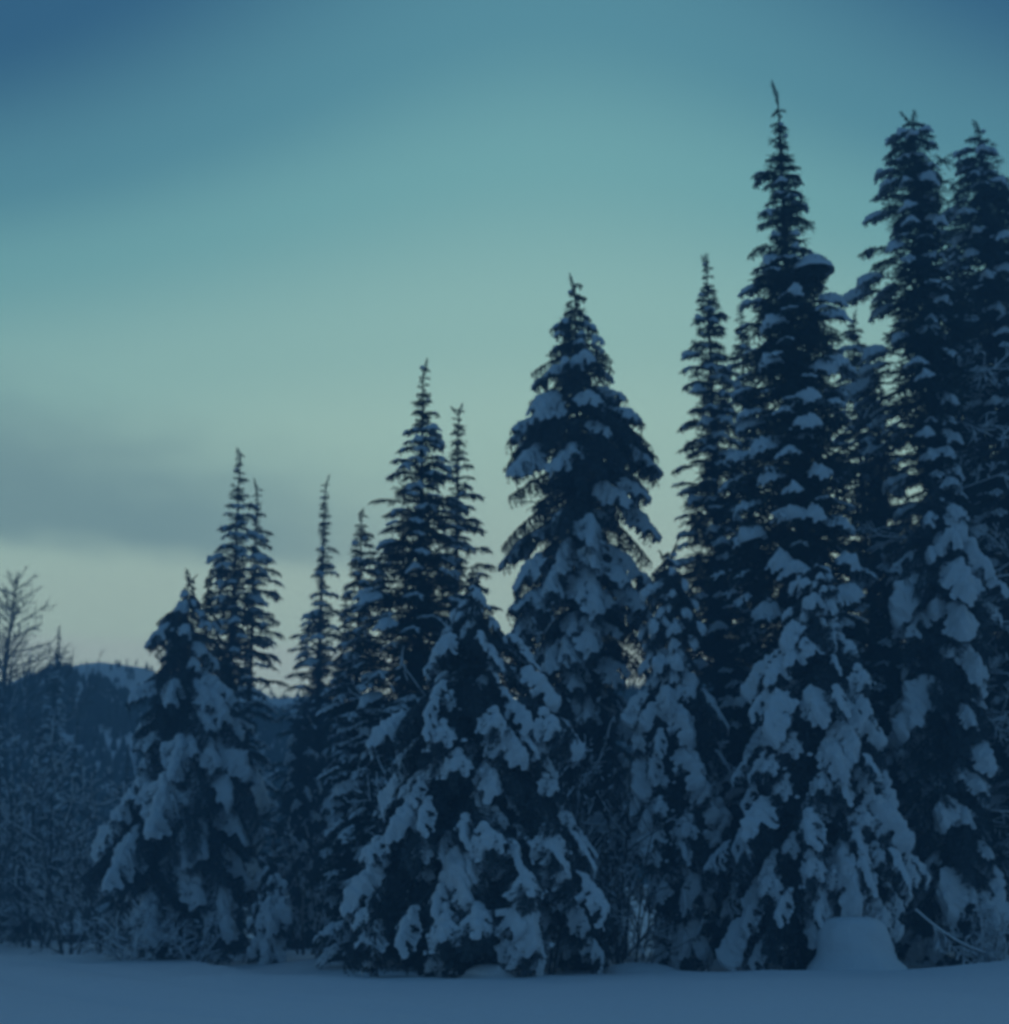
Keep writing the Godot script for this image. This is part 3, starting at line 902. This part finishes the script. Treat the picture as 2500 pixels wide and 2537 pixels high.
func sky_light(az: float, el: float) -> Color:
	# dusk: a pale green-gold band low in the west, ahead; deep blue overhead and behind
	var a := absf(az - 2.0)
	var x := pow(a / 19.0, 2.0)
	x = x / (1.0 + x / 5.0)
	var e := el * (1.0 + (0.18 + 0.18 * smoothstep(18.0, 34.0, el)) * x)
	var stops := [[0.0, Color(0.654, 0.848, 0.768)], [8.0, Color(0.673, 0.884, 0.769)], [13.0, Color(0.677, 0.914, 0.775)], [18.0, Color(0.631, 0.959, 0.804)], [22.0, Color(0.457, 0.794, 0.708)], [28.0, Color(0.250, 0.576, 0.584)],
		[33.0, Color(0.136, 0.379, 0.460)], [42.0, Color(0.047, 0.163, 0.29)], [55.0, Color(0.031, 0.117, 0.256)], [90.0, Color(0.027, 0.101, 0.238)]]
	var c: Color = stops[-1][1]
	for k in stops.size() - 1:
		if e < stops[k + 1][0]:
			var t: float = clampf((e - stops[k][0]) / (stops[k + 1][0] - stops[k][0]), 0, 1)
			c = stops[k][1].lerp(stops[k + 1][1], t * t * (3.0 - 2.0 * t) * 0.5 + t * 0.5)
			break
	var behind := smoothstep(35.0, 130.0, a)
	c = c.lerp(Color(0.038, 0.118, 0.24), behind * 0.88)
	# a soft bank of grey-blue cloud lying low at the left, thinner streaks farther round
	var n := 0.5 + 0.5 * rough.get_noise_2d(az * 2.2, el * 9.0)
	var low := 13.1 - 0.03 * (az + 18.0)
	var high := 18.6 - 0.15 * (az + 18.0)
	var cover := smoothstep(low - 0.25, low + 0.55, el + 0.8 * (n - 0.5)) * smoothstep(high + 1.5, high - 3.5, el + 1.6 * (n - 0.5)) * smoothstep(3.0, -14.0, az) * smoothstep(-120.0, -60.0, az)
	c = c.lerp(Color(0.275, 0.475, 0.505) * lerpf(1.0, 0.5, behind), cover * 0.8)
	var wisp := smoothstep(0.52, 0.8, n) * smoothstep(9.0, 5.0, el) * smoothstep(0.0, 2.0, el)
	c = c.lerp(c * Color(0.7, 0.78, 0.9), wisp * 0.5)
	return c


func make_sky() -> Sky:
	var w := 1024
	var h := 512
	var im := Image.create(w, h, false, Image.FORMAT_RGBF)
	for y in h:
		var el := 90.0 - 180.0 * (y + 0.5) / h
		for x in w:
			if el < -1.0:
				im.set_pixel(x, y, Color(0.05, 0.11, 0.17))
			else:
				im.set_pixel(x, y, sky_light(wrapf(360.0 * (x + 0.5) / w, -180.0, 180.0), maxf(el, 0.0)))
	var p := PanoramaSkyMaterial.new()
	p.panorama = ImageTexture.create_from_image(im)
	var s := Sky.new()
	s.sky_material = p
	return s


func _ready() -> void:
	rough.seed = 3
	rough.frequency = 0.1
	rough.fractal_octaves = 3
	rng.seed = 20
	# camera: an instant camera held level with the snow's surface, tipped up at the treetops
	var camera := Camera3D.new()
	camera.name = "camera"
	camera.position = Vector3(0, 1.0, 0)
	camera.rotation_degrees = Vector3(15.0, 0, 0)
	camera.fov = 37.6
	camera.near = 0.1
	camera.far = 6000.0
	var lens := CameraAttributesPhysical.new()
	lens.frustum_focal_length = 35.25
	lens.frustum_near = 0.1
	lens.frustum_far = 6000.0
	lens.exposure_aperture = 1.7
	lens.frustum_focus_distance = 7.0
	camera.attributes = lens
	add_child(camera, true)
	camera.fov = 37.6
	var world := WorldEnvironment.new()
	world.name = "world"
	var e := Environment.new()
	e.background_mode = Environment.BG_SKY
	e.sky = make_sky()
	e.tonemap_mode = Environment.TONE_MAPPER_LINEAR
	e.tonemap_exposure = 1.0
	e.sdfgi_enabled = true
	e.ssao_enabled = true
	e.ssil_enabled = true
	e.fog_enabled = true
	e.fog_density = 0.0002
	e.fog_light_color = Color(0.75, 0.88, 1.0)
	world.environment = e
	add_child(world, true)
	e.volumetric_fog_enabled = true
	e.volumetric_fog_density = 0.0
	var mist := FogVolume.new()
	mist.name = "haze_bank"
	mist.size = Vector3(130, 26, 80)
	mist.position = Vector3(0, 12, -35)
	var air := FogMaterial.new()
	air.density = 0.0085
	air.albedo = Color(0.62, 0.84, 1.0)
	mist.material = air
	mist.set_meta("kind", "stuff")
	mist.set_meta("label", "thin cold haze hanging among the trees")
	add_child(mist, true)
	var sun := DirectionalLight3D.new()
	sun.name = "twilight"
	sun.light_energy = 0.03
	sun.light_color = Color(0.85, 0.95, 1.0)
	sun.light_angular_distance = 40.0
	sun.shadow_enabled = true
	sun.rotation_degrees = Vector3(-58, 165, 0)
	add_child(sun, true)

	make_materials()
	make_ground()
	make_hills()
	make_library()
	make_shrub_library()
	for d in TREES:
		make_tree(d)
	details()


func heap(x: float, z: float, rx: float, h: float, rz: float, flat: float, called: String, label: String) -> void:
	var o := part(numbered(called), blob(rx, h, rz, flat, x * 3.0), snow_mat, self, Transform3D(Basis(), Vector3(x, ground_height(x, z) - 0.04, z)))
	tag(o, label, "snow heap")


func snowy_log(called: String, x: float, z: float, l: float, r: float, turn: float, label: String) -> void:
	var o := thing(called, label, "log", Vector3(x, ground_height(x, z) + r * 0.2, z))
	o.rotation.y = turn
	var f := Faces.new()
	f.tube(PackedVector3Array([Vector3(-l / 2, 0, 0), Vector3(-l * 0.1, r * 0.1, 0.03), Vector3(l / 2, 0, 0)]), r, r * 0.85, 10)
	part("wood", f.mesh(), bark, o)
	var s := Faces.new()
	var p := PackedVector3Array()
	for k in 9:
		var t := k / 8.0
		p.append(Vector3(lerpf(-l * 0.52, l * 0.52, t), r * (0.85 + 0.15 * sin(t * 9.0)), 0))
	s.tube(p, r * 1.05, r * 0.95, 10, 0.0, 0.75)
	part("snow_cap", s.mesh(), snow_mat, o)


func details() -> void:
	# heaps of snow along the edge of the clearing
	heap(6.13, -27.4, 0.66, 0.98, 0.7, 0.36, "snow_mound", "steep dome-shaped snow mound in front of the rounded spruce at right")
	heap(2.45, -28.6, 0.75, 0.34, 0.6, 0.9, "snow_heap", "low snow heap at the foot of the narrow snowy spruce, on its left")
	heap(-0.25, -25.9, 0.42, 0.26, 0.4, 0.9, "snow_heap", "small snow heap against the lowest boughs of the broad central spruce")
	snowy_log("fallen_log", -3.75, -36.0, 0.75, 0.16, 0.25, "short snow-capped log on the snow left of the broad central spruce")
	snowy_log("snowy_log", -14.9, -58.0, 2.9, 0.42, -0.1, "dark fallen trunk under a snow cap at the far left edge of the wood")
	# leafless shrubs and small frosted trees
	rng.seed = 77
	shrub(-0.45, -31.5, 1.38, 1.0, 0.4, 2, "tallest frosted shrub whose bare tips show in the sky beside the tall drooping spruce")
	shrub(0.75, -31.0, 1.1, 0.95, 2.1, 3, "frosted shrub directly behind the top of the broad central spruce")
	shrub(2.05, -30.4, 1.02, 0.85, 4.0, 4, "frosted shrub under the tall drooping spruce, right of the broad central spruce")
	shrub(-1.45, -30.7, 1.0, 0.85, 1.2, 3, "frosted shrub between the tall pointed fir and the broad central spruce")
	shrub(2.35, -29.2, 0.62, 0.6, 5.2, 2, "loose thin-stemmed shrub in the dark gap left of the narrow snowy spruce")
	shrub(-8.6, -36.4, 1.3, 1.9, 0.9, 0, "low spreading shrub round the foot of the broken old spruce")
	shrub(-7.2, -36.2, 1.0, 1.5, 3.3, 1, "low shrub between the broken old spruce and the small hooded sapling")
	shrub(-3.5, -36.8, 1.3, 1.1, 1.9, 0, "short dense shrub at the left foot of the tall pointed fir")
	shrub(-5.2, -41.0, 0.8, 0.9, 4.4, 3, "frosted shrub before the dark bushy spruce in the sky gap")
	shrub(-10.4, -41.0, 0.62, 0.85, 2.7, 4, "arching frosted shrub left of the broken old spruce")
	shrub(-12.5, -45.0, 0.9, 1.0, 0.2, 2, "frosted shrub second to the left of the broken old spruce")
	shrub(-14.9, -50.0, 1.25, 1.3, 1.5, 3, "frosted thicket tree with a loose crown before the far hill")
	shrub(-18.4, -56.0, 1.7, 1.5, 3.8, 4, "frosted tree near the left edge below the little spruce tip")
	shrub(-16.6, -48.0, 0.85, 1.1, 5.5, 2, "frosted shrub at the left edge nearest the clearing")
	shrub(-20.5, -62.0, 2.0, 1.7, 0.7, 3, "broad frosted tree at the left edge under the bare larch")
	shrub(-16.8, -62.0, 1.3, 1.4, 2.9, 2, "frosted tree behind the loose thicket, under the far hill")
	shrub(9.1, -29.6, 1.1, 1.1, 2.2, 1, "sparse twigs in the shade right of the snow mound")
	# far conifers behind the left of the clearing
	make_far_tree(-21.0, -70.0, 14.2, "little dark spruce tip standing up beside the bare larch", 0.8)
	make_far_tree(-22.8, -68.0, 11.0, "dark conifer under the bare larch at the left edge", 1.2)
	make_far_tree(-18.7, -66.0, 9.6, "dark conifer right of the little spruce tip", 1.2)
	make_far_tree(-15.4, -62.0, 7.8, "dark conifer behind the frosted thicket tree", 1.2)
	make_far_tree(-13.0, -68.0, 7.6, "low conifer far behind the broken old spruce", 1.2)
	make_far_tree(-8.0, -66.0, 7.8, "low conifer seen in the sky gap below the far hill", 1.2)
	make_far_tree(-5.2, -62.0, 8.2, "conifer behind the needle-like fir spire", 1.2)
	make_far_tree(-29.5, -84.0, 13.0, "dark conifer just outside the left edge", 1.2)
	make_far_tree(-16.3, -53.0, 5.6, "dark low conifer among the frosted thicket left of the broken old spruce", 1.5)
	make_far_tree(-18.6, -51.0, 6.6, "dark conifer at the left edge nearer than the frosted trees", 1.5)
	make_far_tree(-12.2, -49.0, 4.6, "small dark conifer in the thicket beside the broken old spruce", 1.5)
	larch()
	# a dead branch lying in the shade at right
	rng.seed = 91
	var dead := thing("fallen_branch", "bowed dead branch lined with snow in the dark hollow at right", "branch", Vector3(7.5, ground_height(7.5, -28.4), -28.4))
	var f := Faces.new()
	var s := Faces.new()
	var pts := PackedVector3Array()
	for k in 9:
		var t := k / 8.0
		pts.append(Vector3(1.25 * t, 0.95 - 0.75 * t + 0.38 * (t - 0.5) * (t - 0.5), -0.2 * t))
	f.tube(pts, 0.022, 0.012, 6)
	s.tube(pts, 0.030, 0.018, 6, 0.03)
	for k in 5:
		branch_system(f, s, pts[k + 2], Vector3(0.3, -0.6, rng.randf_range(-0.6, 0.6)).normalized(), 0.5, 0.01, 1, 0.0, 0.15, 0.7)
	part("wood", f.mesh(), bark_grey, dead)
	part("snow_lining", s.mesh(), snow_mat, dead).set_meta("kind", "stuff")


func larch() -> void:
	rng.seed = 55
	var at := Vector3(-25.0, ground_height(-25.0, -75.0), -75.0)
	var o := thing("bare_larch", "leafless larch with fine upswept branches against the sky at the left edge", "larch tree", at)
	var f := Faces.new()
	f.tube(PackedVector3Array([Vector3(0, -0.3, 0), Vector3(0.05, 7, 0), Vector3(-0.1, 13, 0), Vector3(0.15, 18.0, 0)]), 0.26, 0.02, 8)
	part("trunk", f.mesh(), bark_grey, o)
	for k in 64:
		var t := k / 63.0
		var y := lerpf(8.0, 17.4, t)
		var a := k * 2.39996
		var l := lerpf(6.0, 1.0, pow(t, 0.8)) * rng.randf_range(0.7, 1.1)
		var up := rng.randf_range(0.15, 0.8)
		bare_limb(o, Vector3(0.0, y, 0), Vector3(cos(a), up, sin(a)).normalized(), l, 0.05 * (1.1 - t * 0.6), 0.1, 0.05)
